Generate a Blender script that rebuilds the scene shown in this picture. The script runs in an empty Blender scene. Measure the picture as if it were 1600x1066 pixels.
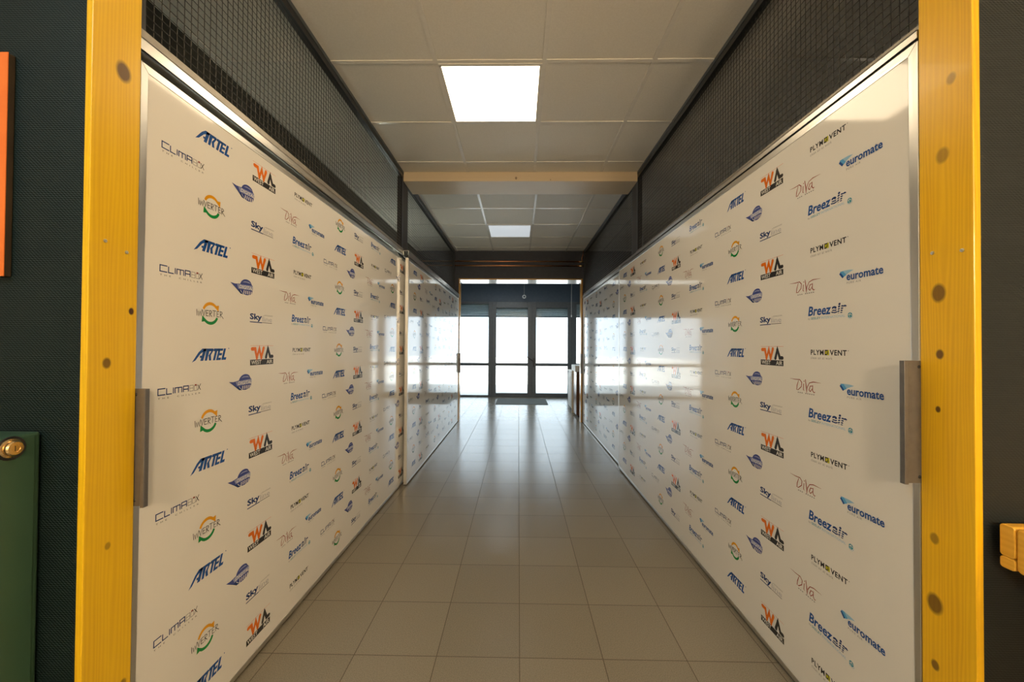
import bpy, bmesh, math, random
from mathutils import Vector, Matrix
random.seed(7)
SC = bpy.context.scene
COL = SC.collection
PI = math.pi

# ---------------------------------------------------------------- camera
cam_d = bpy.data.cameras.new('camera')
cam_d.sensor_width = 36.0
cam_d.lens = 618.55 / 1600 * 36.0
cam_d.clip_start = 0.02
cam_d.clip_end = 200
cam = bpy.data.objects.new('camera', cam_d)
COL.objects.link(cam)
rx = Vector((0.9998503, 0.0162288, 0.00599955))
up = Vector((-0.00580847, -0.01179576, 0.99991356))
bk = Vector((0.01629816, -0.99979872, -0.01169973))
M = Matrix.Identity(4)
for r in range(3):
    M[r][0], M[r][1], M[r][2] = rx[r], up[r], bk[r]
M[2][3] = 1.25
cam.matrix_world = M
SC.camera = cam

# ---------------------------------------------------------------- view, sky, daylight
SC.view_settings.view_transform = 'Standard'
SC.view_settings.look = 'None'
SC.view_settings.gamma = 1.0
SC.view_settings.use_curve_mapping = False
SC.view_settings.exposure = 0.20
world = bpy.data.worlds.new('overcast_sky')
SC.world = world
world.use_nodes = True
wb = world.node_tree.nodes['Background']
wb.inputs['Color'].default_value = (0.80, 0.91, 1.0, 1)
wb.inputs['Strength'].default_value = 3.4
LAMP = 8.5          # radiance of the lit ceiling panel
FILL_GLOBE = 122.0         # radiance of the added fill globes, unseen in the viewer's room

sun_d = bpy.data.lights.new('sun', 'SUN')
sun_d.energy = 16.0
sun_d.angle = math.radians(2)
sun_d.color = (1.0, .97, .92)
sun = bpy.data.objects.new('sun', sun_d)
COL.objects.link(sun)
sun.rotation_euler = (math.radians(38), 0, math.radians(-18))      # from behind the building, high; lights the forecourt

# ---------------------------------------------------------------- materials
def mat(name, color=(.5, .5, .5), rough=.5, metal=0.0, spec=.5, coat=0.0):
    m = bpy.data.materials.new(name)
    m.use_nodes = True
    b = m.node_tree.nodes['Principled BSDF']
    b.inputs['Base Color'].default_value = (*color, 1)
    b.inputs['Roughness'].default_value = rough
    b.inputs['Metallic'].default_value = metal
    b.inputs['Specular IOR Level'].default_value = spec
    b.inputs['Coat Weight'].default_value = coat
    b.inputs['Coat Roughness'].default_value = .05
    return m

class NT:
    """small helper to wire procedural nodes"""
    def __init__(self, m):
        self.t = m.node_tree
        self.b = self.t.nodes['Principled BSDF']
    def n(self, kind, **kw):
        nd = self.t.nodes.new(kind)
        for k, v in kw.items():
            if k.startswith('i_'):
                nd.inputs[k[2:].replace('_', ' ')].default_value = v
            else:
                setattr(nd, k, v)
        return nd
    def l(self, a, b):
        self.t.links.new(a, b)
    def pos(self):
        return self.n('ShaderNodeNewGeometry').outputs['Position']
    def mapping(self, loc=(0, 0, 0), rot=(0, 0, 0), scale=(1, 1, 1)):
        mp = self.n('ShaderNodeMapping')
        mp.inputs['Location'].default_value = loc
        mp.inputs['Rotation'].default_value = rot
        mp.inputs['Scale'].default_value = scale
        self.l(self.pos(), mp.inputs['Vector'])
        return mp.outputs['Vector']
    def math(self, op, a, b=None, clamp=False):
        nd = self.n('ShaderNodeMath', operation=op, use_clamp=clamp)
        for i, v in enumerate((a, b)):
            if v is None:
                continue
            if isinstance(v, (int, float)):
                nd.inputs[i].default_value = v
            else:
                self.l(v, nd.inputs[i])
        return nd.outputs[0]
    def mix(self, fac, a, b, blend='MIX'):
        nd = self.n('ShaderNodeMix', data_type='RGBA', blend_type=blend)
        if isinstance(fac, (int, float)):
            nd.inputs[0].default_value = fac
        else:
            self.l(fac, nd.inputs[0])
        for i, v in ((6, a), (7, b)):
            if isinstance(v, tuple):
                nd.inputs[i].default_value = (*v, 1) if len(v) == 3 else v
            else:
                self.l(v, nd.inputs[i])
        return nd.outputs[2]
    def noise(self, vec, scale, detail=3, rough=.5):
        nd = self.n('ShaderNodeTexNoise')
        nd.inputs['Scale'].default_value = scale
        nd.inputs['Detail'].default_value = detail
        nd.inputs['Roughness'].default_value = rough
        self.l(vec, nd.inputs['Vector'])
        return nd.outputs['Fac']
    def ramp(self, fac, stops):
        nd = self.n('ShaderNodeValToRGB')
        e = nd.color_ramp.elements
        while len(e) < len(stops):
            e.new(.5)
        for el, (p, c) in zip(e, stops):
            el.position = p
            el.color = (*c, 1) if len(c) == 3 else c
        self.l(fac, nd.inputs['Fac'])
        return nd.outputs['Color']
    def bump(self, h, strength=.2, dist=.002):
        nd = self.n('ShaderNodeBump')
        nd.inputs['Strength'].default_value = strength
        nd.inputs['Distance'].default_value = dist
        self.l(h, nd.inputs['Height'])
        self.l(nd.outputs['Normal'], self.b.inputs['Normal'])

def tile_floor_mat():
    m = mat('grey_brown_porcelain_tile', rough=.2, spec=.5)
    t = NT(m)
    v = t.mapping(loc=(-.0117 + 10 / 3 * 3, -3.5999 + 10 / 3 * 3, 0))
    br = t.n('ShaderNodeTexBrick', offset=0.0, squash=1.0)
    br.inputs['Scale'].default_value = 1.0
    br.inputs['Mortar Size'].default_value = .0019
    br.inputs['Mortar Smooth'].default_value = .1
    br.inputs['Bias'].default_value = 0
    br.inputs['Brick Width'].default_value = 1 / 3
    br.inputs['Row Height'].default_value = 1 / 3
    br.inputs['Color1'].default_value = (.196, .174, .132, 1)
    br.inputs['Color2'].default_value = (.216, .192, .146, 1)
    br.inputs['Mortar'].default_value = (.10, .086, .062, 1)
    t.l(v, br.inputs['Vector'])
    fine = t.noise(t.pos(), 260, 2, .6)
    spk = t.ramp(fine, [(.3, (.78, .78, .78)), (.7, (1.2, 1.2, 1.2))])
    c = t.mix(1.0, br.outputs['Color'], spk, 'MULTIPLY')
    t.l(c, t.b.inputs['Base Color'])
    rg = t.math('ADD', t.math('MULTIPLY', br.outputs['Fac'], .5), t.math('ADD', .17, t.math('MULTIPLY', t.noise(t.pos(), 14, 3), .12)))
    t.l(rg, t.b.inputs['Roughness'])
    t.l(t.math('SUBTRACT', .5, t.math('MULTIPLY', br.outputs['Fac'], .5)), t.b.inputs['Specular IOR Level'])
    h = t.math('SUBTRACT', t.math('MULTIPLY', t.noise(t.pos(), 3.0, 1), .8), br.outputs['Fac'])
    t.bump(h, .25, .0016)
    return m

def ceiling_mat():
    m = mat('mineral_ceiling_tile', (.74, .72, .67), .58, spec=.5)
    t = NT(m)
    f = t.noise(t.pos(), 130, 3, .7)
    c = t.ramp(f, [(.3, (.69, .67, .62)), (.7, (.77, .75, .70))])
    big = t.noise(t.pos(), 1.3, 2)
    c2 = t.mix(t.math('MULTIPLY', big, .25), c, (.66, .60, .50))
    t.l(c2, t.b.inputs['Base Color'])
    t.bump(f, .15, .001)
    return m

def wood_mat(name, light, dark, axis='Z', knots=(), scale=1.0, rough=.32, coat=.25, knot_axes=('Y', 'Z')):
    """varnished softwood: long grain along axis, knots at given world places"""
    m = mat(name, light, rough, coat=coat)
    t = NT(m)
    sc = [9, 9, 9]
    sc['XYZ'.index(axis)] = .55
    v = t.mapping(scale=tuple(s * scale for s in sc))
    dis = t.noise(v, 1.6, 3, .55)
    sep = t.n('ShaderNodeSeparateXYZ')
    t.l(t.pos(), sep.inputs[0])
    others = [a for a in 'XYZ' if a != axis]
    g = t.math('ADD', t.math('MULTIPLY', sep.outputs[others[0]], 62 * scale), t.math('MULTIPLY', sep.outputs[others[1]], 62 * scale))
    g = t.math('ADD', g, t.math('MULTIPLY', dis, 4.0))
    ring = t.math('MULTIPLY', t.math('ADD', t.math('SINE', t.math('MULTIPLY', g, 13.0)), 1), .5)
    fac = t.math('ADD', t.math('MULTIPLY', ring, t.math('MULTIPLY', t.noise(v, 2.2, 2), .5)), t.math('MULTIPLY', t.noise(v, 5, 4, .6), .5), True)
    c = t.ramp(fac, [(.15, light), (.85, dark)])
    for (a, b, r, dk) in knots:
        da = t.math('DIVIDE', t.math('SUBTRACT', sep.outputs[knot_axes[0]], a), r * .75)
        db = t.math('DIVIDE', t.math('SUBTRACT', sep.outputs[knot_axes[1]], b), r)
        d = t.math('SQRT', t.math('ADD', t.math('MULTIPLY', da, da), t.math('MULTIPLY', db, db)))
        d = t.math('ADD', d, t.math('MULTIPLY', t.math('SUBTRACT', dis, .5), .8))
        k = t.math('MULTIPLY', t.math('MULTIPLY', t.math('SUBTRACT', 1.15, d), 2.4, True), dk, True)
        c = t.mix(k, c, (.075, .028, .010))
    t.l(c, t.b.inputs['Base Color'])
    t.bump(fac, .06, .001)
    return m

def woven_wall_mat(name, ca, cb):
    """painted glass-fibre wallpaper with a diagonal twill relief"""
    m = mat(name, ca, .5, spec=.45)
    t = NT(m)
    w = t.n('ShaderNodeTexWave', wave_type='BANDS', bands_direction='DIAGONAL')
    w.inputs['Scale'].default_value = 75
    w.inputs['Distortion'].default_value = .6
    w.inputs['Detail'].default_value = 1
    t.l(t.pos(), w.inputs['Vector'])
    w2 = t.n('ShaderNodeTexWave', wave_type='BANDS', bands_direction='Z')
    w2.inputs['Scale'].default_value = 62
    w2.inputs['Distortion'].default_value = 1.5
    t.l(t.pos(), w2.inputs['Vector'])
    s = t.math('ADD', t.math('MULTIPLY', w.outputs['Fac'], .5), t.math('MULTIPLY', w2.outputs['Fac'], .5))
    nz = t.noise(t.pos(), 5, 4)
    c = t.mix(t.math('ADD', t.math('MULTIPLY', s, .4), t.math('MULTIPLY', nz, .5), True), ca, cb)
    t.l(c, t.b.inputs['Base Color'])
    t.bump(s, .5, .0015)
    return m

def brushed_metal(name, color, rough, axis='Y'):
    m = mat(name, color, rough, metal=1.0)
    t = NT(m)
    sc = [220, 220, 220]
    sc['XYZ'.index(axis)] = 2.5
    f = t.noise(t.mapping(scale=tuple(sc)), 1.0, 2)
    t.l(t.math('ADD', rough - .08, t.math('MULTIPLY', f, .2)), t.b.inputs['Roughness'])
    big = t.noise(t.pos(), 9, 3)
    t.l(t.mix(t.math('MULTIPLY', big, .35), color, tuple(c * .72 for c in color)), t.b.inputs['Base Color'])
    return m

def noisy(name, ca, cb, scale, rough, metal=0.0, bump=.1, spec=.5):
    m = mat(name, ca, rough, metal, spec)
    t = NT(m)
    f = t.noise(t.pos(), scale, 4, .6)
    t.l(t.ramp(f, [(.3, ca), (.7, cb)]), t.b.inputs['Base Color'])
    if bump:
        t.bump(f, bump, .002)
    return m

def emit_mat(name, color, strength):
    m = mat(name, (.8, .8, .8), .4)
    b = m.node_tree.nodes['Principled BSDF']
    b.inputs['Emission Color'].default_value = (*color, 1)
    b.inputs['Emission Strength'].default_value = strength
    return m

def glass_mat(name, tint):
    m = bpy.data.materials.new(name)
    m.use_nodes = True
    t = m.node_tree
    t.nodes.remove(t.nodes['Principled BSDF'])
    tr = t.nodes.new('ShaderNodeBsdfTransparent')
    tr.inputs['Color'].default_value = (*tint, 1)
    gl = t.nodes.new('ShaderNodeBsdfGlossy')
    gl.inputs['Roughness'].default_value = .02
    fr = t.nodes.new('ShaderNodeFresnel')
    fr.inputs['IOR'].default_value = 1.5
    mx = t.nodes.new('ShaderNodeMixShader')
    t.links.new(fr.outputs[0], mx.inputs[0])
    t.links.new(tr.outputs[0], mx.inputs[1])
    t.links.new(gl.outputs[0], mx.inputs[2])
    t.links.new(mx.outputs[0], t.nodes['Material Output'].inputs['Surface'])
    return m

GLOSS = .068
M_floor = tile_floor_mat()
M_ceil = ceiling_mat()
M_tbar = noisy('white_ceiling_grid_steel', (.72, .70, .66), (.78, .76, .72), 30, .22, bump=0)
M_board = mat('glossy_white_laminate', (.77, .745, .69), GLOSS, spec=.5)
_t = NT(M_board)
_t.l(_t.mix(_t.noise(_t.pos(), 1.5, 2), (.76, .735, .68), (.785, .76, .71)), _t.b.inputs['Base Color'])
_t.bump(_t.noise(_t.pos(), 2.2, 1), .04, .004)
M_alu = brushed_metal('brushed_aluminium', (.80, .78, .74), .30, 'Y')
M_alu_v = brushed_metal('brushed_aluminium_upright', (.78, .77, .74), .34, 'Z')
M_steel = noisy('satin_steel', (.15, .14, .135), (.19, .18, .17), 30, .45, metal=.55, bump=0)
M_black = noisy('black_painted_steel', (.012, .013, .016), (.022, .023, .027), 40, .35, bump=.05)
M_wire = noisy('dark_galvanised_wire', (.045, .043, .040), (.075, .07, .064), 60, .42, metal=.6, bump=0)
M_bar = noisy('grey_steel_bar', (.30, .27, .23), (.38, .35, .30), 25, .45, metal=.6, bump=.05)
M_post = noisy('dark_brown_post', (.020, .014, .010), (.035, .024, .017), 20, .5)
M_wallL = woven_wall_mat('dark_green_woven_wall', (.0015, .007, .007), (.0035, .014, .014))
M_wallR = woven_wall_mat('dark_grey_green_woven_wall', (.009, .013, .013), (.017, .022, .022))
M_navy = noisy('charcoal_navy_wall', (.018, .021, .032), (.027, .030, .044), 18, .55)
M_lobby = noisy('dark_blue_lobby_wall', (.045, .070, .10), (.06, .085, .12), 18, .55)
M_closet = noisy('dark_storage_wall', (.045, .046, .042), (.07, .07, .062), 6, .8)
M_room = noisy('painted_room_wall', (.30, .28, .24), (.34, .32, .27), 6, .8)
M_frame = noisy('anthracite_door_profile', (.065, .078, .088), (.085, .10, .11), 20, .4, bump=0)
M_glass = glass_mat('clear_door_glass', (.93, .96, .97))
M_ground = noisy('pale_concrete_forecourt', (.62, .61, .58), (.70, .69, .66), 3, .9)
M_canopy = noisy('blue_grey_canopy', (.06, .085, .095), (.075, .10, .11), 4, .6)
M_shutter = noisy('blue_grey_shutter', (.30, .39, .42), (.36, .45, .48), 5, .5, bump=0)
M_fill_tube = emit_mat('fill_tube_glow', (.93, 1.0, .80), 7.0)
M_fill_tube_warm = emit_mat('fill_tube_glow_warm', (1.0, .86, .66), 9.0)
M_fill_tube_far = emit_mat('fill_tube_glow_far', (.93, 1.0, .86), 30.0)
M_copper = noisy('copper_tube', (.72, .32, .15), (.62, .25, .11), 14, .28, metal=1.0, bump=0)
M_mat = noisy('grey_ribbed_mat', (.10, .12, .12), (.26, .29, .29), 90, .9, bump=.6)
M_white = noisy('white_painted_board', (.70, .70, .67), (.77, .77, .74), 8, .5, bump=.03)
M_brown = wood_mat('dark_brown_board', (.16, .075, .035), (.09, .04, .02), 'Z')
M_cream = noisy('cream_edge_band', (.75, .68, .52), (.80, .74, .60), 10, .5, bump=0)
M_green = noisy('green_metal_enamel', (.038, .088, .052), (.046, .10, .06), 3, .33, bump=.02)
M_brass = mat('brass_lock', (.80, .58, .30), .25, metal=1.0)
M_dark = mat('dark_gap', (.01, .01, .01), .6)
M_orange = noisy('orange_canvas', (.75, .16, .02), (.82, .20, .03), 12, .7)
M_canvas_shade = noisy('shaded_canvas_side', (.030, .020, .010), (.05, .032, .015), 12, .7)  # brown edge colour carries the shade on the canvas side
M_plastic = mat('white_plastic', (.82, .82, .80), .35)
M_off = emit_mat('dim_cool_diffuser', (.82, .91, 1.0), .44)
M_fill_near = emit_mat('fill_led_diffuser_near', (1.0, .80, .54), 7.0)  # added fill panel out of view, brightens the near doors
M_fill_lobby = emit_mat('fill_led_diffuser_lobby', (.80, .92, 1.0), 30.0)  # added fill panel hidden by the lintel, brightens the lobby
M_lit = emit_mat('lit_led_diffuser', (1.0, .80, .54), LAMP)
M_fill_globe = emit_mat('fill_opal_globe', (1.0, .77, .50), FILL_GLOBE)
M_fill_cool = emit_mat('fill_cool_diffuser_front_room', (.50, .82, 1.0), 18.0)  # added cool fill behind the camera, tints the left wall
M_screw = brushed_metal('zinc_screw', (.70, .68, .60), .35)

KN_L = [(1.005, 1.955, .028, .9), (.975, 1.20, .014, .8), (1.035, 1.335, .010, 1.0), (1.03, .36, .012, .7), (.985, .74, .010, .5)]
KN_R = [(.987, 1.385, .022, .8), (.985, 1.235, .012, .9), (.975, 1.72, .020, .5), (1.0, .62, .024, .8), (1.0, .78, .014, .6), (.99, 1.10, .008, .9), (.955, 1.895, .016, .5), (1.0, .47, .012, .8)]
M_pineL = wood_mat('varnished_yellow_pine_left', (.84, .52, .012), (.70, .37, .006), 'Z', KN_L, .8, coat=.08)
M_pineR = wood_mat('varnished_yellow_pine_right', (.93, .54, .012), (.74, .36, .006), 'Z', KN_R, .9, coat=.08)
M_pineT = wood_mat('varnished_yellow_pine_lintel', (.62, .36, .06), (.5, .27, .04), 'X')
M_pineF = wood_mat('varnished_orange_pine', (.62, .33, .07), (.48, .22, .04), 'Z', rough=.25)
M_glarewood = wood_mat('glare_white_wood', (.74, .72, .66), (.60, .57, .50), 'X', rough=.3, coat=.5)  # daylight glare on the lintel underside, put into a whitened base colour
M_beam = wood_mat('pale_raw_pine', (.60, .49, .34), (.52, .42, .28), 'X', [(-.03, 2.76, .014, .8), (.28, 2.745, .008, .6)], rough=.42, coat=0, knot_axes=('X', 'Z'))
M_bench = wood_mat('honey_laminated_wood', (.80, .44, .05), (.64, .30, .02), 'Y', scale=.7, rough=.35)

# ---------------------------------------------------------------- mesh helpers
class MB:
    """collects shapes in world coordinates; build() links them as ONE mesh object"""
    def __init__(self):
        self.v, self.f, self.mi = [], [], []
    def box(self, x0, x1, y0, y1, z0, z1, mi=0):
        b = len(self.v)
        self.v += [(x, y, z) for z in (z0, z1) for y in (y0, y1) for x in (x0, x1)]
        for q in ((0, 2, 3, 1), (4, 5, 7, 6), (0, 1, 5, 4), (2, 6, 7, 3), (0, 4, 6, 2), (1, 3, 7, 5)):
            self.f.append(tuple(b + i for i in q)); self.mi.append(mi)
        return self
    def poly(self, pts, mi=0):
        b = len(self.v)
        self.v += [tuple(p) for p in pts]
        self.f.append(tuple(range(b, b + len(pts)))); self.mi.append(mi)
        return self
    def prism(self, pts, d, mi=0):
        """polygon pts extruded by vector d, closed"""
        n = len(pts); b = len(self.v)
        self.v += [tuple(p) for p in pts] + [tuple(Vector(p) + Vector(d)) for p in pts]
        self.f.append(tuple(range(b + n - 1, b - 1, -1))); self.mi.append(mi)
        self.f.append(tuple(range(b + n, b + 2 * n))); self.mi.append(mi)
        for i in range(n):
            j = (i + 1) % n
            self.f.append((b + i, b + j, b + n + j, b + n + i)); self.mi.append(mi)
        return self
    def tube(self, pts, r, n=10, mi=0, cap=True):
        pts = [Vector(p) for p in pts]
        rings = []
        ref = Vector((0, 0, 1))
        for i, p in enumerate(pts):
            d = (pts[min(i + 1, len(pts) - 1)] - pts[max(i - 1, 0)]).normalized()
            a = ref if abs(d.dot(ref)) < .95 else Vector((1, 0, 0))
            u = d.cross(a).normalized(); w = d.cross(u).normalized()
            b = len(self.v)
            self.v += [tuple(p + u * (r * math.cos(2 * PI * k / n)) + w * (r * math.sin(2 * PI * k / n))) for k in range(n)]
            rings.append(b)
        for a, b in zip(rings, rings[1:]):
            for k in range(n):
                j = (k + 1) % n
                self.f.append((a + k, a + j, b + j, b + k)); self.mi.append(mi)
        if cap:
            self.f.append(tuple(rings[0] + k for k in range(n - 1, -1, -1))); self.mi.append(mi)
            self.f.append(tuple(rings[-1] + k for k in range(n))); self.mi.append(mi)
        return self
    def lathe(self, c, axis, prof, n=24, mi=0):
        """profile of (radius, offset along axis) revolved about axis through c"""
        c = Vector(c); ax = Vector(axis).normalized()
        u = ax.cross(Vector((0, 0, 1)) if abs(ax.z) < .9 else Vector((1, 0, 0))).normalized(); w = ax.cross(u)
        rings = []
        for r, h in prof:
            rings.append(len(self.v))
            self.v += [tuple(c + ax * h + (u * math.cos(2 * PI * k / n) + w * math.sin(2 * PI * k / n)) * max(r, 1e-5)) for k in range(n)]
        for a, b in zip(rings, rings[1:]):
            for k in range(n):
                j = (k + 1) % n
                self.f.append((a + k, a + j, b + j, b + k)); self.mi.append(mi)
        return self
    def build(self, name, mats, parent=None, bevel=0.0, smooth=False, fix=True):
        if not isinstance(mats, (list, tuple)):
            mats = [mats]
        vs = self.v
        if parent is not None:
            org = WORLD[parent.name]
        else:
            xs, ys, zs = zip(*vs)
            org = Vector(((min(xs) + max(xs)) / 2, (min(ys) + max(ys)) / 2, min(zs)))
        me = bpy.data.meshes.new(name)
        me.from_pydata([(x - org.x, y - org.y, z - org.z) for x, y, z in vs], [], self.f)
        for m in mats:
            me.materials.append(m)
        me.polygons.foreach_set('material_index', self.mi)
        if fix:
            bm = bmesh.new(); bm.from_mesh(me)
            bmesh.ops.recalc_face_normals(bm, faces=bm.faces)
            bm.to_mesh(me); bm.free()
        if smooth:
            me.polygons.foreach_set('use_smooth', [True] * len(me.polygons))
        me.update()
        o = bpy.data.objects.new(name, me)
        COL.objects.link(o)
        if parent is not None:
            o.parent = parent
        else:
            o.location = org
        WORLD[o.name] = org
        if bevel:
            md = o.modifiers.new('bevel', 'BEVEL'); md.width = bevel; md.segments = 2; md.limit_method = 'ANGLE'
        return o
WORLD = {}

def tag(o, label=None, cat=None, group=None, kind=None):
    if label: o['label'] = label
    if cat: o['category'] = cat
    if group: o['group'] = group
    if kind: o['kind'] = kind
    return o

def thing(name, label, cat, loc, group=None):
    o = bpy.data.objects.new(name, None)
    o.empty_display_size = .1
    COL.objects.link(o)
    o.location = loc
    WORLD[o.name] = Vector(loc)
    return tag(o, label, cat, group)

def struct(o, label=None):
    o['kind'] = 'structure'
    if label: o['label'] = label
    return o

# ---------------------------------------------------------------- setting
CZ = 2.818                     # ceiling height
YW = 6.53                      # dark end wall
YD = 9.65                      # entrance doors
struct(MB().box(-3.2, 3.2, -3.2, YD + .10, -.08, 0).build('floor', M_floor))
struct(MB().box(-14, 14, YD + .10, 45, -.09, -.015).build('ground', M_ground))

def ceiling():
    b = MB()
    b.box(-3.2, 3.2, -3.2, YD + .10, CZ, CZ + .06, 0)
    w = .012
    def bars(x0, y0, ya, yb, xa, xb):
        i = -8
        while i < 9:
            x = x0 + .6 * i
            if xa < x < xb:
                b.box(x - w, x + w, ya, yb, CZ - .005, CZ + .001, 1)
            i += 1
        for j in range(-8, 9):
            y = y0 + .6 * j
            if ya < y < yb:
                b.box(xa, xb, y - w, y + w, CZ - .0044, CZ + .001, 1)
    bars(-.4662, 2.1596, 1.05, 3.545, -1.70, 3.0)
    bars(-.4254, 4.4954, 3.86, YW, -1.70, 3.0)
    bars(-.4662, 2.1596, -3.0, .92, -3.0, 3.0)
    # dark wall-angle at both sides of the corridor
    return b.build('ceiling', [M_ceil, M_tbar])
struct(ceiling())

# storage space behind the doors
struct(MB().box(-1.80, -1.70, 1.051, YW, 0, CZ).build('wall_left', M_closet))
struct(MB().box(3.0, 3.1, 1.032, YW, 0, CZ).build('wall_right', M_closet))
# wall between the viewer's room and the corridor
struct(MB().box(-3.0, -1.047, .931, 1.050, 0, CZ).build('wall_front_left', M_wallL))
struct(MB().box(1.047, 3.0, .913, 1.031, 0, CZ).build('wall_front_right', M_wallR))
# viewer's room
struct(MB().box(-3.1, -3.0, -3.1, 1.05, 0, CZ).build('wall_room_left', M_room))
struct(MB().box(3.0, 3.1, -3.1, 1.03, 0, CZ).build('wall_room_right', M_room))
struct(MB().box(-3.0, 3.0, -3.1, -3.0, 0, CZ).build('wall_room_back', M_room))
# end wall with the opening to the entrance
OX0, OX1, OZ = -.975, 1.032, 2.345
b = MB()
b.box(-2.70, OX0 - .017, YW, YW + .12, 0, CZ)
b.box(OX1 + .017, 3.1, YW, YW + .12, 0, CZ)
b.box(OX0 - .017, OX1 + .017, YW, YW + .40, OZ + .012, CZ)
struct(b.build('wall_end', M_navy))
# entrance lobby
struct(MB().box(-2.70, -2.60, YW + .12, YD + .1, 0, CZ).build('wall_lobby_left', M_white))
struct(MB().box(1.56, 1.66, YW + .12, YD + .1, 0, CZ).build('wall_lobby_right', M_white))
struct(MB().box(-2.60, 1.56, YD, YD + .1, 2.32, CZ).build('wall_entrance', M_lobby))
# canopy over the forecourt
struct(MB().box(-6, 6, YD + .1, YD + 1.3, 2.48, 2.58).build('trim_7', M_canopy))

# pine jambs of the near opening (board with its rounded front edge, screws)
def jamb(name, x0, x1, y0, y1, m, screws, side):
    o = MB().box(x0, x1, y0, y1, 0, CZ - .006).build(name, m, bevel=.002)
    struct(o)
    for (y, z) in screws:
        s = MB()
        xf = x1 if side < 0 else x0
        d = 1 if side < 0 else -1
        s.lathe((xf, y, z), (d, 0, 0), [(0, .0012), (.0022, .0012), (.0026, .0022), (.0042, .0018), (.0046, -.0005)], 14)
        s.build('screw', M_screw, o, smooth=False)
    return o
jamb('trim_1', -1.047, -1.030, .929, 1.051, M_pineL, [(.9655, 1.505), (1.0195, 1.489)], -1)
jamb('trim_2', 1.030, 1.047, .911, 1.032, M_pineR, [(1.000, 1.487), (.934, 1.478)], 1)
# pine casing of the far opening
struct(MB().box(OX0 - .017, OX0, YW - .012, YW + .13, 0, OZ).build('trim_4', M_pineF))
struct(MB().box(OX1 - .004, OX1 + .017, YW - .012, YW + .13, 0, OZ).build('trim_5', M_pineF))
b = MB(); b.box(OX0 - .017, OX1 + .017, YW - .012, YW + .40, OZ - .008, OZ + .012, 0)
b.box(OX0 - .017, OX1 + .017, YW - .016, YW - .012, OZ - .008, OZ + .012, 1)
struct(b.build('trim_6', [M_glarewood, M_pineF]))

# ---------------------------------------------------------------- entrance doors and glazing
def glazed(name, x0, x1, st_l, st_r, z_top, z_gl_top, z_gl_bot, y=YD, handle=None):
    f = MB()
    y0, y1 = y, y + .07
    f.box(x0, x0 + st_l, y0, y1, 0.0, z_top)
    f.box(x1 - st_r, x1, y0, y1, 0.0, z_top)
    f.box(x0 + st_l, x1 - st_r, y0, y1, z_gl_top, z_top)
    f.box(x0 + st_l, x1 - st_r, y0, y1, 0.0, z_gl_bot)
    f.box(x0 + st_l, x1 - st_r, y0, y1, .755, .825)
    o = struct(f.build(name, M_frame, bevel=.004))
    g = MB()
    g.box(x0 + st_l - .004, x1 - st_r + .004, y + .03, y + .038, z_gl_bot - .004, .757)
    g.box(x0 + st_l - .004, x1 - st_r + .004, y + .03, y + .038, .823, z_gl_top + .004)
    g.build('glass_pane', M_glass, o)
    if handle:
        h = MB()
        hx, hz, d = handle
        h.box(hx - .018, hx + .018, y - .008, y, hz - .11, hz + .11)
        h.tube([(hx, y - .005, hz + .03), (hx, y - .06, hz + .03)], .011, 10)
        h.tube([(hx, y - .055, hz + .03), (hx + d * .06, y - .058, hz + .07), (hx + d * .16, y - .058, hz + .14)], .012, 10)
        h.build('door_handle', M_black, o)
    return o
glazed('window_1', -2.60, -.640, .08, .094, 2.32, 2.269, .039)
glazed('door_1', -.640, .327, .094, .104, 2.32, 2.175, .093)
glazed('door_2', .327, 1.300, .104, .100, 2.32, 2.175, .093, handle=(.375, .84, -1))
glazed('window_2', 1.300, 1.56, .108, .03, 2.32, 2.269, .039)

# ---------------------------------------------------------------- printed logos
INKS = {'navy': (.020, .045, .155), 'blue': (.020, .085, .30), 'sky': (.10, .36, .66), 'pale': (.30, .52, .70), 'grey': (.26, .25, .25),
        'dark': (.035, .034, .038), 'orange': (.72, .16, .012), 'green': (.012, .24, .055), 'amber': (.72, .32, .012), 'red': (.28, .045, .028),
        'violet': (.055, .075, .27), 'lilac': (.26, .29, .50), 'yellow': (.55, .52, .03), 'white': (.77, .745, .69), 'teal': (.06, .30, .40), 'silver': (.42, .42, .46)}
INK_NAMES = list(INKS)
INK_MATS = []
for k in INK_NAMES:
    INK_MATS.append(mat('print_' + k, INKS[k], GLOSS, spec=.5))
IDX = {k: i + 1 for i, k in enumerate(INK_NAMES)}     # slot 0 is the white board

def text2d(s, bold=0.0, shear=0.0, space=1.0):
    cu = bpy.data.curves.new('lettering', 'FONT')
    cu.body = s; cu.size = 1.0; cu.offset = bold; cu.shear = shear
    cu.resolution_u = 2; cu.space_character = space
    ob = bpy.data.objects.new('lettering', cu)
    COL.objects.link(ob)
    dg = bpy.context.evaluated_depsgraph_get()
    me = bpy.data.meshes.new_from_object(ob.evaluated_get(dg))
    vs = [(v.co.x, v.co.y) for v in me.vertices]
    fs = [tuple(p.vertices) for p in me.polygons]
    bpy.data.objects.remove(ob); bpy.data.curves.remove(cu); bpy.data.meshes.remove(me)
    return vs, fs

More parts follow.
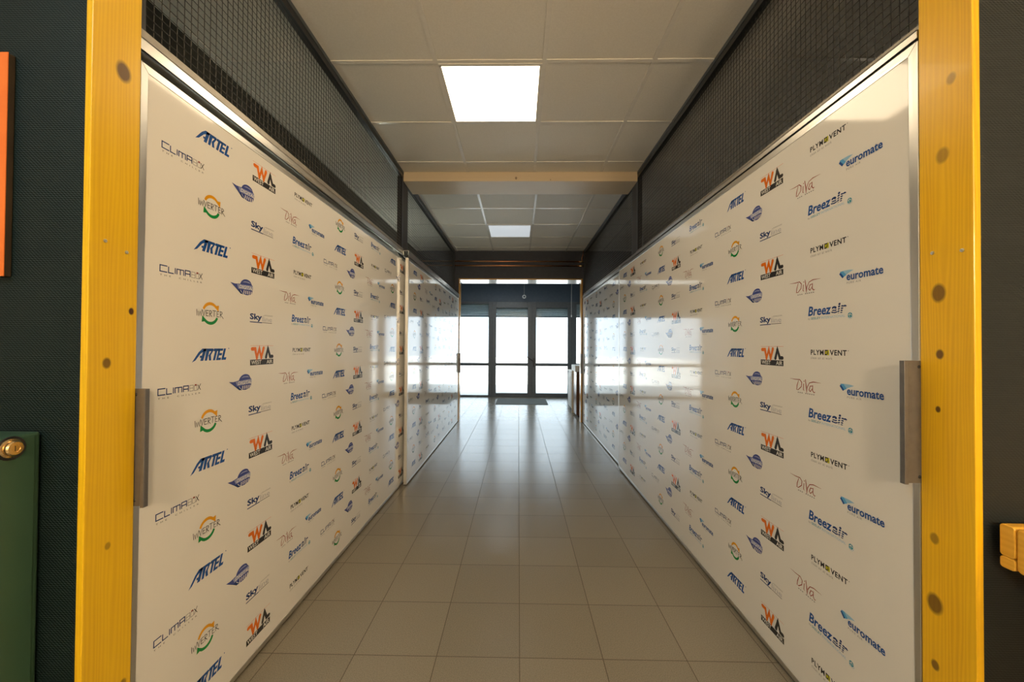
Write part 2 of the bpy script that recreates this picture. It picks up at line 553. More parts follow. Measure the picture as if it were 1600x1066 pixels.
class Logo:
    def __init__(self):
        self.v, self.f, self.m = [], [], []
    def add(self, vs, fs, ink, layer=0):
        b = len(self.v)
        self.v += [(x, y, layer) for x, y in vs]
        for f in fs:
            self.f.append(tuple(b + i for i in f)); self.m.append(IDX[ink])
    def poly(self, pts, ink, layer=0):
        self.add(pts, [tuple(range(len(pts)))], ink, layer)
    def rect(self, x0, y0, x1, y1, ink, layer=0):
        self.poly([(x0, y0), (x1, y0), (x1, y1), (x0, y1)], ink, layer)
    def text(self, s, x, y, w, h, ink, layer=0, **kw):
        vs, fs = text2d(s, **kw)
        xs = [p[0] for p in vs]; ys = [p[1] for p in vs]
        x0, x1, y0, y1 = min(xs), max(xs), min(ys), max(ys)
        self.add([(x + (p[0] - x0) / (x1 - x0) * w, y + (p[1] - y0) / (y1 - y0) * h) for p in vs], fs, ink, layer)
    def stroke(self, pts, wd, ink, layer=0, taper=None):
        """polyline drawn with width wd (list for varying width), mitred joints"""
        n = len(pts)
        P = [Vector(p) for p in pts]
        W = [wd] * n if not isinstance(wd, (list, tuple)) else list(wd)
        L, R = [], []
        for i in range(n):
            d0 = (P[i] - P[i - 1]).normalized() if i else (P[1] - P[0]).normalized()
            d1 = (P[i + 1] - P[i]).normalized() if i < n - 1 else d0
            nrm = Vector((-(d0.y + d1.y), d0.x + d1.x))
            if nrm.length < 1e-6: nrm = Vector((-d0.y, d0.x))
            nrm.normalize()
            k = max(.45, nrm.dot(Vector((-d0.y, d0.x))))
            o = nrm * (W[i] / 2 / k)
            L.append(tuple(P[i] + o)); R.append(tuple(P[i] - o))
        self.add(L + R, [(i, n + i, n + i + 1, i + 1) for i in range(n - 1)], ink, layer)
    def disc(self, x, y, rx, ry, ink, layer=0, n=24, a0=0, a1=360):
        self.poly([(x + rx * math.cos(math.radians(a0 + (a1 - a0) * k / n)), y + ry * math.sin(math.radians(a0 + (a1 - a0) * k / n))) for k in range(n)], ink, layer)

def arc(cx, cy, rx, ry, a0, a1, n=14):
    return [(cx + rx * math.cos(math.radians(a0 + (a1 - a0) * k / n)), cy + ry * math.sin(math.radians(a0 + (a1 - a0) * k / n))) for k in range(n + 1)]

LOGOS = {}
# heavy slanted letters, the first A with a long swept leg
g = Logo()
sl = .30
def S(x, y): return (x + sl * y, y)
g.poly([S(-.072, -.024), S(-.060, -.018), S(-.046, .004), S(-.034, .011), S(-.026, .011), S(-.026, .020), S(-.044, .020), S(-.056, .008)], 'blue')
g.poly([S(-.040, -.020), S(-.028, -.020), S(-.026, .020), S(-.038, .020)], 'blue')
g.rect(-.048, -.010, -.034, -.003, 'blue', 1)
g.poly([S(-.022, -.020), S(-.012, -.020), S(-.012, .020), S(-.026, .020)], 'blue')
g.poly([S(-.014, .011), S(.002, .011), S(.006, .016), S(.002, .020), S(-.014, .020)], 'blue')
g.poly([S(-.002, .013), S(.006, .016), S(-.001, -.002), S(.006, -.020), S(-.004, -.020), S(-.011, -.003)], 'blue')
g.poly([S(.006, .011), S(.032, .011), S(.032, .020), S(.006, .020)], 'blue')
g.poly([S(.013, -.020), S(.023, -.020), S(.023, .013), S(.013, .013)], 'blue')
g.poly([S(.027, -.020), S(.036, -.020), S(.036, .020), S(.027, .020)], 'blue')
for yy in (-.020, -.004, .012):
    g.poly([S(.034, yy), S(.048, yy), S(.048, yy + .008), S(.034, yy + .008)], 'blue', 1)
g.poly([S(.051, -.020), S(.061, -.020), S(.061, .020), S(.051, .020)], 'blue')
g.poly([S(.058, -.020), S(.072, -.020), S(.072, -.011), S(.058, -.011)], 'blue', 1)
g.disc(.080, .020, .0022, .0022, 'blue', n=8)
LOGOS['ARTEL'] = g
# angular thin letters
g = Logo()
w = .0032
y0, y1 = -.002, .016
def L(pts, ink='navy', ww=w): g.stroke(pts, ww, ink)
L([(-.050, y1), (-.074, y1), (-.074, y0), (-.050, y0)])
L([(-.046, y1), (-.046, y0), (-.028, y0)])
L([(-.023, y1), (-.023, y0)])
L([(-.017, y0), (-.017, y1 - .002), (.007, y1 - .002), (.007, y0)]); L([(-.005, y1 - .002), (-.005, y0)])
L([(.013, y0), (.013, y1), (.031, y1), (.031, y0)]); L([(.013, .006), (.031, .006)])
L([(.036, y0), (.036, y1), (.050, y1), (.050, y0), (.036, y0)], 'grey', .0016); L([(.036, .007), (.050, .007)], 'grey', .0016)
L([(.0535, y0), (.0535, y1 - .003), (.0645, y1 - .003), (.0645, y0), (.0535, y0)], 'grey', .0016)
g.poly([(.0545, .014), (.0635, .014), (.0625, .018), (.0555, .018)], 'red', 1)
L([(.067, y1), (.079, y0)], 'dark', .0022); L([(.079, y1 + .002), (.067, y0)], 'dark', .0022)
g.text('THE  CHILLER', -.074, -.0145, .152, .0048, 'dark', space=2.1)
LOGOS['CLIMABOX'] = g
# two arrows turning around a hand-drawn word
g = Logo()
a = arc(0, .004, .031, .029, 162, 38)
g.stroke(a, [.0085 + .002 * math.sin(PI * i / 14) for i in range(15)], 'amber')
g.poly([(.014, .026), (.037, .030), (.035, .008)], 'amber', 1)
a = arc(0, -.004, .031, .029, 342, 218)
g.stroke(a, [.0085 + .002 * math.sin(PI * i / 14) for i in range(15)], 'green')
g.poly([(-.014, -.026), (-.037, -.030), (-.035, -.008)], 'green', 1)
w = .0021
def L(pts, ink='dark'): g.stroke(pts, w, ink, 2)
L([(-.058, .010), (-.056, -.011)])
L([(-.052, .004), (-.049, -.011), (-.044, .004), (-.040, -.011), (-.036, .011)])
L([(-.034, .009), (-.029, -.010), (-.023, .010)])
L([(-.008, .009), (-.019, .009), (-.019, -.009), (-.008, -.009)]); L([(-.019, .000), (-.010, .001)])
L([(-.004, -.011), (-.004, .010), (.004, .008), (.005, .003), (-.003, -.001), (.006, -.011)])
L([(.008, .011), (.024, .010)]); L([(.016, .010), (.015, -.010)])
L([(.038, .009), (.028, .009), (.028, -.009), (.038, -.009)]); L([(.028, .000), (.036, .001)])
L([(.043, -.011), (.043, .010), (.051, .008), (.052, .003), (.044, -.001), (.058, -.014)])
LOGOS['INVERTER'] = g
# leaf-shaped globe with a tail to the left
g = Logo()
g.disc(.022, .002, .036, .030, 'violet', n=28)
g.poly([(-.063, .009), (-.045, .003), (-.022, .002), (-.008, -.018), (.006, -.027), (-.010, -.026), (-.030, -.012)], 'navy', 1)
g.poly([(-.063, .009), (-.040, .007), (-.016, .010), (.010, .009), (.010, -.010), (-.024, -.013)], 'violet', 2)
g.poly([(-.030, .007), (.056, .012), (.058, .002), (.055, -.006), (-.022, -.009)], 'lilac', 3)
g.poly([(.040, .030), (.062, .030), (.062, .013), (.052, .013)], 'white', 4)
g.poly([(-.002, .018), (.012, .024), (.034, .024), (.046, .018), (.020, .020)], 'lilac', 3)
g.text('DIGITAL', -.018, -.0065, .076, .0135, 'white', 5, shear=.25, bold=.01)
g.poly([(-.002, -.010), (.056, -.006), (.054, -.014), (.048, -.024), (.010, -.027)], 'violet', 3)
for i in range(5):
    g.poly([(.004 + i * .010, -.024), (.008 + i * .010, -.024), (.010 + i * .010, -.011), (.006 + i * .010, -.011)], 'white', 5)
LOGOS['WING'] = g
# orange W, dark A over a dark name plate
g = Logo()
t_ = .0142
def cap(x, y, ink, l=0): g.disc(x, y, t_ / 2, t_ / 2, ink, l, 12)
W = [(-.062, .021), (-.043, .021), (-.033, -.013), (-.018, .021), (-.006, -.013), (.008, .024)]
g.stroke(W, t_, 'orange')
for p in (W[0], W[2], W[4], W[5]): cap(*p, 'orange', 1)
A = [(.024, -.013), (.036, .021), (.050, -.011), (.066, -.011)]
g.stroke(A, t_, 'dark')
for p in (A[0], A[1], A[3]): cap(*p, 'dark', 1)
g.rect(-.072, -.043, .072, -.021, 'dark')
g.text('WEST', -.066, -.0395, .060, .0155, 'white', 1, bold=.012)
g.text('AIR', .028, -.0395, .038, .0155, 'white', 1, bold=.012)
g.rect(-.072, .0335, .072, .0345, 'orange')
LOGOS['WEST'] = g
# bold word with thin underlined tail
g = Logo()
g.text('Sky', -.071, -.013, .072, .031, 'navy', bold=.035)
g.rect(-.071, -.0175, .002, -.0140, 'navy', 1)
g.text('line', .004, -.010, .062, .020, 'silver', bold=.012)
for yy in (-.004, .001, .006): g.rect(.003, yy, .068, yy + .0011, 'white', 2)
g.rect(.008, .0135, .071, .0145, 'grey'); g.rect(.016, .0165, .071, .0172, 'grey')
g.rect(.003, -.0165, .066, -.0135, 'grey')
LOGOS['SKY'] = g
# dark capitals with a split yellow O
g = Logo()
g.text('PLYM', -.080, -.002, .059, .018, 'dark', bold=.026, space=1.12)
g.poly([(-.0165, -.002), (-.0065, -.002), (-.0025, .016), (-.0165, .016)], 'dark')
g.poly([(-.0065, -.002), (.0025, -.002), (.0025, .016), (-.0025, .016)], 'yellow')
g.poly([(-.0135, .002), (-.0085, .002), (-.005, .012), (-.0135, .012)], 'yellow', 1)
g.poly([(-.004, .002), (-.0008, .002), (-.0008, .012)], 'dark', 1)
g.text('VENT', .0055, -.002, .0675, .018, 'dark', bold=.03, space=1.12)
g.disc(.079, .014, .0018, .0018, 'grey', n=8)
g.text('clean air at work', -.080, -.0165, .096, .009, 'grey', space=1.15)
LOGOS['PLYMOVENT'] = g
# thin brush script with swashes
g = Logo()
def L(pts, ws, ink='red'): g.stroke(pts, ws, ink)
L([(-.078, .022), (-.050, .020), (-.026, .021), (-.016, .012), (-.018, -.004), (-.034, -.017), (-.044, -.017)], [.0006, .0024, .003, .0032, .003, .0026, .001])
L([(-.032, .018), (-.040, -.002), (-.042, -.017)], [.002, .0036, .003])
L([(-.006, .008), (-.008, -.014), (-.003, -.017)], [.0032, .003, .001]); g.disc(-.004, .017, .0022, .0022, 'red', n=8)
L([(.002, .024), (.007, -.004), (.008, -.024), (.012, -.002), (.022, .013), (.040, .018), (.076, .017)], [.003, .0042, .003, .003, .0026, .003, .0006])
L([(.036, .004), (.026, .002), (.020, -.012), (.026, -.017), (.036, -.006)], [.002, .003, .003, .003, .0018])
L([(.038, .006), (.037, -.012), (.044, -.019), (.050, -.016)], [.003, .0034, .003, .001])
for i in range(9):
    if i != 3: g.rect(-.036 + i * .0095, -.028, -.036 + i * .0095 + .0055, -.0245, 'grey')
LOGOS['DIVA'] = g
# blue flame fan with a bold lower-case word
g = Logo()
g.poly([(-.079, .014), (-.074, .020), (-.052, .019), (-.060, .004), (-.066, -.001)], 'blue')
g.poly([(-.076, .0215), (-.064, .022), (-.040, .019), (-.054, .006), (-.060, .003)], 'sky', 1)
g.poly([(-.064, .0225), (-.040, .022), (-.024, .019), (-.052, .009)], 'pale', 2)
g.text('euromate', -.050, -.011, .126, .022, 'blue', 3, bold=.022)
g.text('PURE AIR', -.050, -.0215, .052, .0062, 'grey', space=1.3)
LOGOS['EURO'] = g
# bold slanted word, last letters cut by wind stripes
g = Logo()
g.text('Breez', -.092, -.002, .104, .034, 'blue', bold=.028, shear=.16)
g.text('air', .012, -.002, .062, .034, 'navy', bold=.03, shear=.16)
for i, yy in enumerate((.001, .008, .015)):
    g.stroke([(.008, yy), (.028, yy - .003), (.050, yy + .002), (.074, yy + .001)], .0026, 'white', 2)
g.text('by', -.092, -.0165, .010, .008, 'grey')
g.text('SEELEY', -.079, -.0150, .045, .008, 'teal', bold=.012)
g.text('INTERNATIONAL', -.031, -.0150, .098, .008, 'pale')
g.disc(.086, -.011, .0085, .0085, 'teal', n=16)
g.stroke([(.079, -.011), (.086, -.007), (.093, -.012)], .0016, 'white', 1)
g.stroke([(.086, -.018), (.084, -.011), (.088, -.004)], .0013, 'white', 2)
g.stroke(arc(.087, -.012, .010, .010, 200, 350, 8), .0012, 'pale', 1)
LOGOS['BREEZ'] = g

# place of each logo in one printed cell (distance along the wall, height)
CELL = [('CLIMABOX', -.118, -.112), ('ARTEL', .004, 0.0), ('INVERTER', -.002, -.222), ('WING', .150, -.110), ('WEST', .270, -.004),
        ('SKY', .264, -.222), ('DIVA', .457, -.112), ('PLYMOVENT', .566, .003), ('BREEZ', .566, -.219), ('EURO', .690, -.110)]
def stamp(b, side, x, y_first, period, ya, yb, za, zb, z_first=1.934, dz=.360, parity=0, hide=()):
    """print the logo cells on the board face at x; side -1 = left wall, +1 = right wall"""
    s = .0002
    for k in range(-1, 8):
        for name, du, dv in CELL:
            # along the wall the lettering reads away from the viewer on the left, towards the viewer on the right
            yc = y_first + period * k + (du if side < 0 else -du)
            zc0 = z_first + dv - (.133 if (k + parity) % 2 else 0.0)
            for j in range(-1, 7):
                zc = zc0 - dz * j
                g = LOGOS[name]
                ok = True
                hv = max(v[1] for v in g.v); lv = min(v[1] for v in g.v)
                if zc + hv > zb or zc + lv < za: ok = False
                hw = max(abs(v[0]) for v in g.v)
                if yc + hw > yb or yc - hw < ya: ok = False
                if not ok: continue
                base = len(b.v)
                sgn = 1 if side < 0 else -1
                b.v += [(x - side * s * (v[2] + 1), yc + sgn * v[0], zc + v[1]) for v in g.v]
                for f, m in zip(g.f, g.m):
                    b.f.append(tuple(base + i for i in f)); b.mi.append(m)

# ---------------------------------------------------------------- sliding doors
def sliding_door(side, x, th, y0, y1, ztop, fw, label, logos, handle=None):
    """x = face towards the corridor; th = thickness; fw = frame width"""
    t = thing('sliding_door', label, 'door', (x + side * th / 2, (y0 + y1) / 2, .012))
    xb = x + side * th
    xa, xc = sorted((x, xb))
    b = MB()
    b.box(*sorted((x + side * .0015, xb - side * .002)), y0 + .004, y1 - .004, .018, ztop - .006, 0)
    stamp(b, side, x + side * .0015, **logos)
    b.build('printed_panel', [M_board] + INK_MATS, t, fix=False)
    # mitred aluminium frame, one piece per side
    z0 = .012
    for nm, mt, pts in (
        ('top_rail', M_alu, [(y0, ztop), (y1, ztop), (y1 - fw, ztop - fw), (y0 + fw, ztop - fw)]),
        ('bottom_rail', M_alu, [(y0, z0), (y1, z0), (y1 - fw * .6, z0 + .020), (y0 + fw * .6, z0 + .020)]),
        ('stile', M_alu_v, [(y0, z0), (y0, ztop), (y0 + fw, ztop - fw), (y0 + fw * .6, z0 + .020)]),
        ('stile', M_alu_v, [(y1, z0), (y1, ztop), (y1 - fw, ztop - fw), (y1 - fw * .6, z0 + .020)])):
        MB().prism([(xa, y, z) for y, z in pts], (xc - xa, 0, 0)).build(nm, mt, t, bevel=.001)
    if handle:
        ye, d, za, zb, out = handle          # door edge, direction of that edge, heights, reach into the corridor
        h = MB()
        def bx(xa, xb, ya, yb, za, zb): h.box(*sorted((xa, xb)), *sorted((ya, yb)), za, zb)
        bx(x + side * .006, x - side * out, ye + d * .0006, ye + d * .0030, za, zb)                       # plate screwed to the door edge
        bx(x - side * out, x - side * (out - .0024), ye + d * .0030, ye + d * .012, za, zb)               # bent grip lip
        bx(x - side * out, x - side * (out - .010), ye + d * .012, ye + d * .0144, za, zb)
        hd = h.build('handle', M_steel, t, bevel=.001)
        for z in (za + .016, zb - .016):
            MB().lathe((x - side * .004, ye + d * .0030, z), (0, d, 0), [(0, .0022), (.0025, .0020), (.0042, .0006), (.0044, 0)], 12).build('screw', M_black, hd)
    return t

sliding_door(-1, -1.035, .030, 1.056, 3.590, 2.024, .022,
    'long left sliding door printed with brand logos, nearest the viewer beside the yellow jamb', 
    dict(y_first=1.316, period=.958, ya=1.078, yb=3.60, za=.035, zb=2.0),
    handle=(1.056, -1, .812, 1.128, .040) )
sliding_door(-1, -.985, .028, 3.510, 6.500, 2.030, .026,
    'far left sliding door with brand logos and bright window reflections, behind the long near one',
    dict(y_first=3.74, period=.945, ya=3.535, yb=6.48, za=.035, zb=2.0), handle=(6.500, 1, .80, 1.12, .030))
sliding_door(1, 1.030, .022, 1.034, 4.090, 2.048, .026,
    'long right sliding door printed with brand logos, nearest the viewer with a steel pull handle',
    dict(y_first=1.900, period=.980, ya=1.055, yb=4.12, za=.035, zb=2.03, z_first=1.940, dz=.3585),
    handle=(1.034, -1, .905, 1.218, .052))
sliding_door(1, 1.056, .024, 3.950, 6.500, 2.030, .026,
    'far right sliding door with brand logos and bright window reflections, next to the end wall',
    dict(y_first=4.42, period=.965, ya=4.10, yb=6.48, za=.035, zb=2.0, z_first=1.940), handle=(6.500, 1, .80, 1.12, .036))

# aluminium head rails the doors hang from
def rail(x0, x1, y0, y1, z0, z1, label):
    b = MB()
    b.box(x0, x1, y0, y1, z1 - .003, z1)                 # top flange
    b.box(x0, x0 + .003, y0, y1, z0, z1)
    b.box(x1 - .003, x1, y0, y1, z0, z1)
    b.box(x0, x0 + .010, y0, y1, z0, z0 + .003)
    b.box(x1 - .010, x1, y0, y1, z0, z0 + .003)
    o = b.build('door_rail', M_alu)
    return tag(o, label, 'rail')
rail(-1.085, -1.035, 1.053, 3.52, 2.054, 2.090, 'aluminium head rail above the long left sliding door')
rail(-1.030, -.980, 3.50, 6.52, 2.036, 2.094, 'aluminium head rail above the far left sliding door')
rail(1.028, 1.078, 1.034, 4.085, 2.052, 2.076, 'aluminium head rail above the long right sliding door')
rail(1.052, 1.092, 4.087, 6.52, 2.036, 2.076, 'aluminium head rail above the far right sliding door')

# ---------------------------------------------------------------- wire mesh screens above the doors
def mesh_screen(side, x, y0, y1, z0, z1, label, pitch=.0262, r=.0014):
    t = thing('mesh_screen', label, 'mesh screen', (x, (y0 + y1) / 2, z0))
    f = MB()
    a, c = sorted((x, x + side * .034))
    f.box(a, c, y0, y1, z1 - .055, z1 - .024)
    f.box(a, c, y0, y0 + .03, z0 + .026, z1 - .055)
    f.box(a, c, y1 - .03, y1, z0 + .026, z1 - .055)
    f.build('frame', M_black, t)
    a2, c2 = sorted((x - side * .006, x + side * .034))
    MB().box(a2, c2, y0, y1, z0, z0 + .026).build('bottom_bar', M_bar, t)
    a3, c3 = sorted((x - side * .004, x + side * .03))
    MB().box(a3, c3, y0, y1, z1 - .023, z1 - .001).build('top_trim', M_frame, t)
    w = MB()
    xm = x + side * .016
    n = int((y1 - y0) / pitch)
    for i in range(n):
        y = y0 + .018 + i * pitch
        pts = [(xm, y, z0 + .02), (xm, y, z1 - .03)]
        w.tube(pts, r, 5, cap=False)
    m = int((z1 - z0) / pitch)
    for j in range(m):
        z = z0 + .036 + j * pitch
        if z < z1 - .05:
            w.tube([(xm - side * 2 * r, y0 + .005, z), (xm - side * 2 * r, y1 - .005, z)], r, 5, cap=False)
    w.build('wire_mesh', M_wire, t, smooth=True)
    return t
mesh_screen(-1, -1.050, 1.053, 3.550, 2.094, CZ, 'black framed wire mesh screen above the long left sliding door')
mesh_screen(-1, -1.058, 3.700, 6.495, 2.096, CZ, 'black framed wire mesh screen above the far left sliding door')
mesh_screen(1, 1.060, 1.034, 3.575, 2.080, CZ, 'black framed wire mesh screen above the long right sliding door')
mesh_screen(1, 1.066, 3.725, 6.495, 2.080, CZ, 'black framed wire mesh screen above the far right sliding door')
tag(MB().box(-1.105, -1.052, 3.551, 3.699, 2.100, CZ).build('post', M_post, bevel=.003), 'dark brown post between the two left mesh screens', 'post')
tag(MB().box(1.062, 1.110, 3.576, 3.724, 2.082, CZ).build('post', M_post, bevel=.003), 'dark brown post between the two right mesh screens', 'post')

# ---------------------------------------------------------------- ceiling beam and lights
tag(MB().box(-1.050, 1.060, 3.550, 3.862, 2.732, CZ).build('wooden_beam', M_beam, bevel=.003), 'pale raw wooden beam across the corridor ceiling between both post pairs', 'beam')

def ceiling_light(x0, x1, y0, y1, m, label, fw=.013):
    t = thing('ceiling_light', label, 'ceiling light', ((x0 + x1) / 2, (y0 + y1) / 2, CZ - .007))
    f = MB()
    za, zb = CZ - .0075, CZ - .0008
    f.box(x0, x1, y0, y0 + fw * 1.5, za, zb); f.box(x0, x1, y1 - fw, y1, za, zb)
    f.box(x0, x0 + fw, y0 + fw, y1 - fw, za, zb); f.box(x1 - fw, x1, y0 + fw, y1 - fw, za, zb)
    f.build('frame', M_tbar, t)
    MB().poly([(x0 + fw, y0 + fw, za + .002), (x0 + fw, y1 - fw, za + .002), (x1 - fw, y1 - fw, za + .002), (x1 - fw, y0 + fw, za + .002)]).build('diffuser', m, t, fix=False)
    return t
ceiling_light(-.454, .122, 2.172, 2.748, M_lit, 'lit square ceiling light panel in front of the wooden beam')
ceiling_light(-.413, .163, 5.107, 5.683, M_off, 'dim bluish square ceiling light panel beyond the wooden beam')
ceiling_light(-.454, .122, .972, 1.548, M_fill_near, 'added unseen square ceiling fill panel nearest the viewer, just above the yellow jambs')
ceiling_light(-.613, -.037, 7.3, 7.876, M_fill_lobby, 'added cool square ceiling fill panel in the lobby before the glass doors')
ceiling_light(-1.654, -1.078, -.828, -.252, M_fill_cool, 'added cool square ceiling fill panel at the left of the room behind the viewpoint')

for (y, lb) in ((2.3, 'added fill tube lamp on the back wall of the storage behind the long left sliding door'), (5.0, 'added fill tube lamp on the back wall of the storage behind the far left sliding door')):  # added tubes hidden by the doors, brighten storage and corridor ceiling
    t = thing('fill_tube_lamp', lb, 'tube lamp', (-1.67, y, 1.80))
    MB().box(-1.699, -1.665, y - .62, y + .62, 1.80, 1.83).build('batten', M_white, t)
    MB().tube([(-1.650, y - .58, 1.815), (-1.650, y + .58, 1.815)], .014, 12).build('tube', M_fill_tube if y < 3 else M_fill_tube_far, t, smooth=True)
    for e in (-.6, .6):
        MB().box(-1.675, -1.632, y + e - .02, y + e + .02, 1.797, 1.833).build('holder', M_white, t)

t = thing('fill_tube_lamp', 'added fill tube lamp on the back wall of the storage behind the right sliding doors', 'tube lamp', (2.97, 3.0, 1.80))  # added hidden tube, lifts the ceiling seen through the right mesh
MB().box(2.965, 2.999, 2.38, 3.62, 1.80, 1.83).build('batten', M_white, t)
MB().tube([(2.950, 2.42, 1.815), (2.950, 3.58, 1.815)], .014, 12).build('tube', M_fill_tube_warm, t, smooth=True)
for e in (2.40, 3.60):
    MB().box(2.932, 2.975, e - .02, e + .02, 1.797, 1.833).build('holder', M_white, t)

def pendant(x, y, z, r, label):  # added fill lamp behind the camera, brightens corridor ceiling and walls
    t = thing('fill_pendant_lamp', label, 'pendant lamp', (x, y, z))
    MB().lathe((x, y, z), (0, 0, 1), [(r * math.sin(PI * k / 14), -r * math.cos(PI * k / 14)) for k in range(15)], 24).build('globe', M_fill_globe, t, smooth=True)
    MB().lathe((x, y, z), (0, 0, 1), [(.0, r - .004), (.045, r - .004), (.045, r + .05), (.012, r + .07), (0, r + .07)], 16).build('holder', M_black, t)
    MB().tube([(x, y, z + r + .06), (x, y, CZ - .02)], .004, 6).build('cord', M_black, t)
    MB().lathe((x, y, CZ), (0, 0, -1), [(.0, .0), (.05, .0), (.045, .025), (0, .03)], 16).build('canopy', M_black, t)
    return t
pendant(1.25, -2.1, 1.90, .17, 'added fill light, opal globe pendant at the right of the room behind the viewpoint')
pendant(-.1, -2.3, 1.90, .17, 'added fill light, opal globe pendant in the middle of the room behind the viewpoint')

# ---------------------------------------------------------------- copper pipes on the end wall
def pipe(z, y, label, riser):
    t = thing('copper_pipe', label, 'pipe', (0, y, z))
    MB().tube([(-1.60, y, z), (1.045, y, z - .004)], .011, 12).build('tube', M_copper, t, smooth=True)
    b = MB().tube([(1.000, y, z - .0038), (1.062, y, z - .0038)], .0145, 12)
    b.build('fitting', M_brass, t, smooth=True)
    if riser:
        MB().tube([(1.036, y, z + .01), (1.036, y, z + .06), (1.052, y, z + .11), (1.056, y, CZ)], .006, 8).build('riser', M_copper, t, smooth=True)
    for x in (-.55, .45):
        MB().box(x - .012, x + .012, y + .004, YW, z - .014, z + .014).build('bracket', M_black, t)
    return t
pipe(2.642, 6.514, 'upper copper pipe running across the dark end wall', True)
pipe(2.571, 6.514, 'lower copper pipe running across the dark end wall', False)

# ---------------------------------------------------------------- entrance lobby things
m = MB()
m.box(-.49, .64, 8.42, 9.32, .0, .009, 0)
for i in range(56):
    y = 8.43 + i * .0157
    m.box(-.475, .625, y, y + .008, .009, .012, 0)
tag(m.build('door_mat', M_mat), 'dark grey ribbed door mat on the tiles before the glass doors', 'mat')

t = thing('roller_shutter', 'blue grey roller shutter lowered over the top of the glass doors', 'shutter', (-.5, YD + .13, 1.96))
sh = MB()
for i in range(9):
    z = 1.972 + i * .0445
    sh.prism([(-2.60, YD + .112, z), (-2.60, YD + .122, z + .0215), (-2.60, YD + .112, z + .043), (-2.60, YD + .128, z + .043), (-2.60, YD + .128, z)], (4.16, 0, 0))
sh.build('slats', M_shutter, t)
MB().box(-2.60, 1.56, YD + .106, YD + .134, 1.950, 1.972).build('end_bar', M_frame, t)

t = thing('hanging_ring', 'white ring hanging from a thin cord above the glass doors', 'ring', (.130, 9.35, 2.36))
ring = MB()
N1, N2 = 28, 10
base = []
for i in range(N1):
    a = 2 * PI * i / N1
    c = Vector((.130 + .034 * math.cos(a), 9.35, 2.41 + .034 * math.sin(a)))
    ring.v += [tuple(c + Vector((math.cos(a), 0, math.sin(a))) * (.011 * math.cos(2 * PI * k / N2)) + Vector((0, 1, 0)) * (.011 * math.sin(2 * PI * k / N2))) for k in range(N2)]
for i in range(N1):
    for k in range(N2):
        ring.f.append((i * N2 + k, ((i + 1) % N1) * N2 + k, ((i + 1) % N1) * N2 + (k + 1) % N2, i * N2 + (k + 1) % N2)); ring.mi.append(0)
ring.build('ring', M_plastic, t, smooth=True)
MB().tube([(.130, 9.35, 2.45), (.129, 9.35, CZ)], .0022, 6).build('cord', M_plastic, t)
t = thing('pull_cord', 'pale pull cord with an end weight at the right of the glass doors', 'pull cord', (1.245, 9.35, 1.93))
MB().tube([(1.245, 9.35, 1.98), (1.243, 9.35, 2.40), (1.250, 9.35, CZ)], .004, 6).build('cord', M_plastic, t)
MB().lathe((1.245, 9.35, 1.93), (0, 0, 1), [(0, 0), (.012, .004), (.015, .025), (.009, .055), (.004, .062), (0, .062)], 14).build('weight', M_plastic, t, smooth=True)

t = thing('low_cabinet', 'low white cabinet in the lobby by the glass doors, second behind the right opening edge', 'cabinet', (1.22, 7.82, 0))
MB().box(1.018, 1.44, 7.575, 8.065, .06, .74).build('body', M_white, t, bevel=.003)
MB().box(1.04, 1.42, 7.60, 8.04, 0, .06).build('plinth', M_dark, t)
MB().box(1.006, 1.46, 7.555, 8.075, .74, .775).build('top', M_white, t, bevel=.004)
MB().box(1.008, 1.018, 7.59, 8.05, .075, .725).build('door', M_white, t, bevel=.002)
MB().tube([(1.008, 7.64, .55), (.992, 7.64, .55), (.992, 7.64, .65), (1.008, 7.64, .65)], .005, 8).build('handle', M_alu, t)
t = thing('low_cabinet', 'brown low cabinet with a white top just past the right side of the far opening', 'cabinet', (1.24, 7.2, 0))
MB().box(1.035, 1.45, 6.96, 7.40, .03, .80).build('body', M_brown, t, bevel=.002)
MB().box(1.050, 1.44, 6.98, 7.38, 0, .03).build('plinth', M_dark, t)
MB().box(1.020, 1.035, 6.965, 7.395, .04, .79).build('door', M_brown, t, bevel=.001)
MB().box(1.000, 1.035, 7.395, 7.418, 0, .80).build('side_panel', M_cream, t, bevel=.001)
MB().box(.995, 1.47, 6.94, 7.43, .80, .905).build('top', M_white, t, bevel=.004)

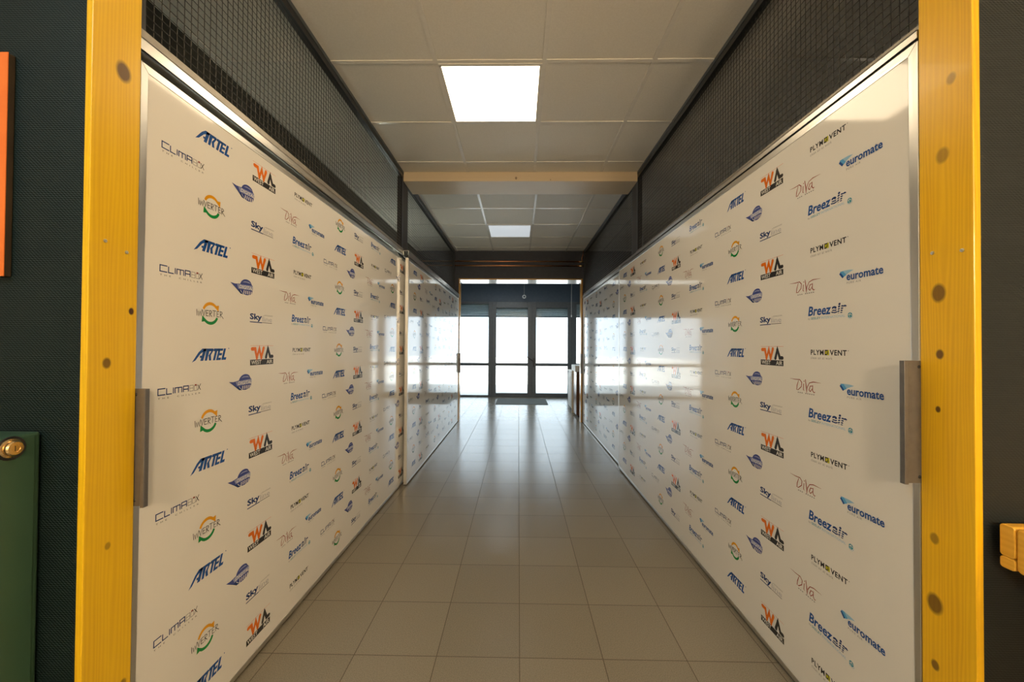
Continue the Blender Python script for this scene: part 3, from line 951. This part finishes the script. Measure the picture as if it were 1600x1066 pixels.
# ---------------------------------------------------------------- things in the viewer's room
t = thing('metal_cabinet', 'green enamelled metal cabinet with a brass lock beside the left yellow jamb', 'cabinet', (-1.36, .70, 0))
MB().box(-1.60, -1.134, .49, .926, 0, 1.040).build('body', M_green, t, bevel=.006)
MB().box(-1.134, -1.131, .505, .912, .03, 1.032).build('door', M_green, t, bevel=.001)
lk = MB().lathe((-1.131, .868, 1.014), (1, 0, 0), [(0, .010), (.008, .010), (.0085, .012), (.014, .012), (.0165, .009), (.017, .002), (.021, .001), (.0215, 0)], 28).build('lock', M_brass, t, smooth=False)
MB().box(-1.1225, -1.1208, .8672, .8688, 1.008, 1.020).build('keyhole', M_dark, lk)
MB().lathe((-1.131, .868, 1.014), (1, 0, 0), [(.0215, .0005), (.026, .0015), (.027, 0)], 28).build('lock_ring', M_black, lk)

t = thing('wooden_bench', 'thick laminated honey wood bench end at the right edge against the dark wall', 'bench', (1.35, .25, 0))
def rounded_slab(x0, x1, y0, y1, z0, z1, r):
    pts = []
    for cy, cz, a0 in ((y1 - r, z1 - r, 0), (y0 + r, z1 - r, 90), (y0 + r, z0 + r, 180), (y1 - r, z0 + r, 270)):
        for k in range(5):
            a = math.radians(a0 + 90 * k / 4)
            pts.append((x0, cy + r * math.cos(a), cz + r * math.sin(a)))
    return MB().prism(pts, (x1 - x0, 0, 0))
rounded_slab(1.060, 1.70, .866, .893, .7985, .868, .007).build('end_block', M_bench, t, bevel=.002)
rounded_slab(1.060, 1.70, .866, .893, .773, .7980, .006).build('end_block', M_bench, t, bevel=.002)
rounded_slab(1.061, 1.70, -.40, .865, .773, .868, .010).build('top', M_bench, t, bevel=.005)
for x in (1.32, 1.62):
    for y in (-.30, .80):
        MB().box(x - .035, x + .035, y - .035, y + .035, 0, .773).build('leg', M_bench, t, bevel=.004)

t = thing('wall_canvas', 'orange canvas panel with brown edges coloured as in shade on the green wall at the left', 'wall panel', (-1.55, .918, 1.41))
MB().box(-1.92, -1.220, .9165, .9308, 1.408, 1.942).build('stretcher', M_canvas_shade, t, bevel=.002)
MB().box(-1.922, -1.2195, .915, .9165, 1.4075, 1.9425).build('face', M_orange, t)

# sky portal in the entrance glazing (guides sky sampling, gives no light of its own)
pd = bpy.data.lights.new('sky_portal', 'AREA')
pd.shape = 'RECTANGLE'; pd.size = 4.3; pd.size_y = 2.4
pd.cycles.is_portal = True
po = bpy.data.objects.new('sky_portal', pd)
COL.objects.link(po)
po.matrix_world = Matrix.Translation((-.5, YD + .11, 1.17)) @ Matrix.Rotation(-PI / 2, 4, 'X')
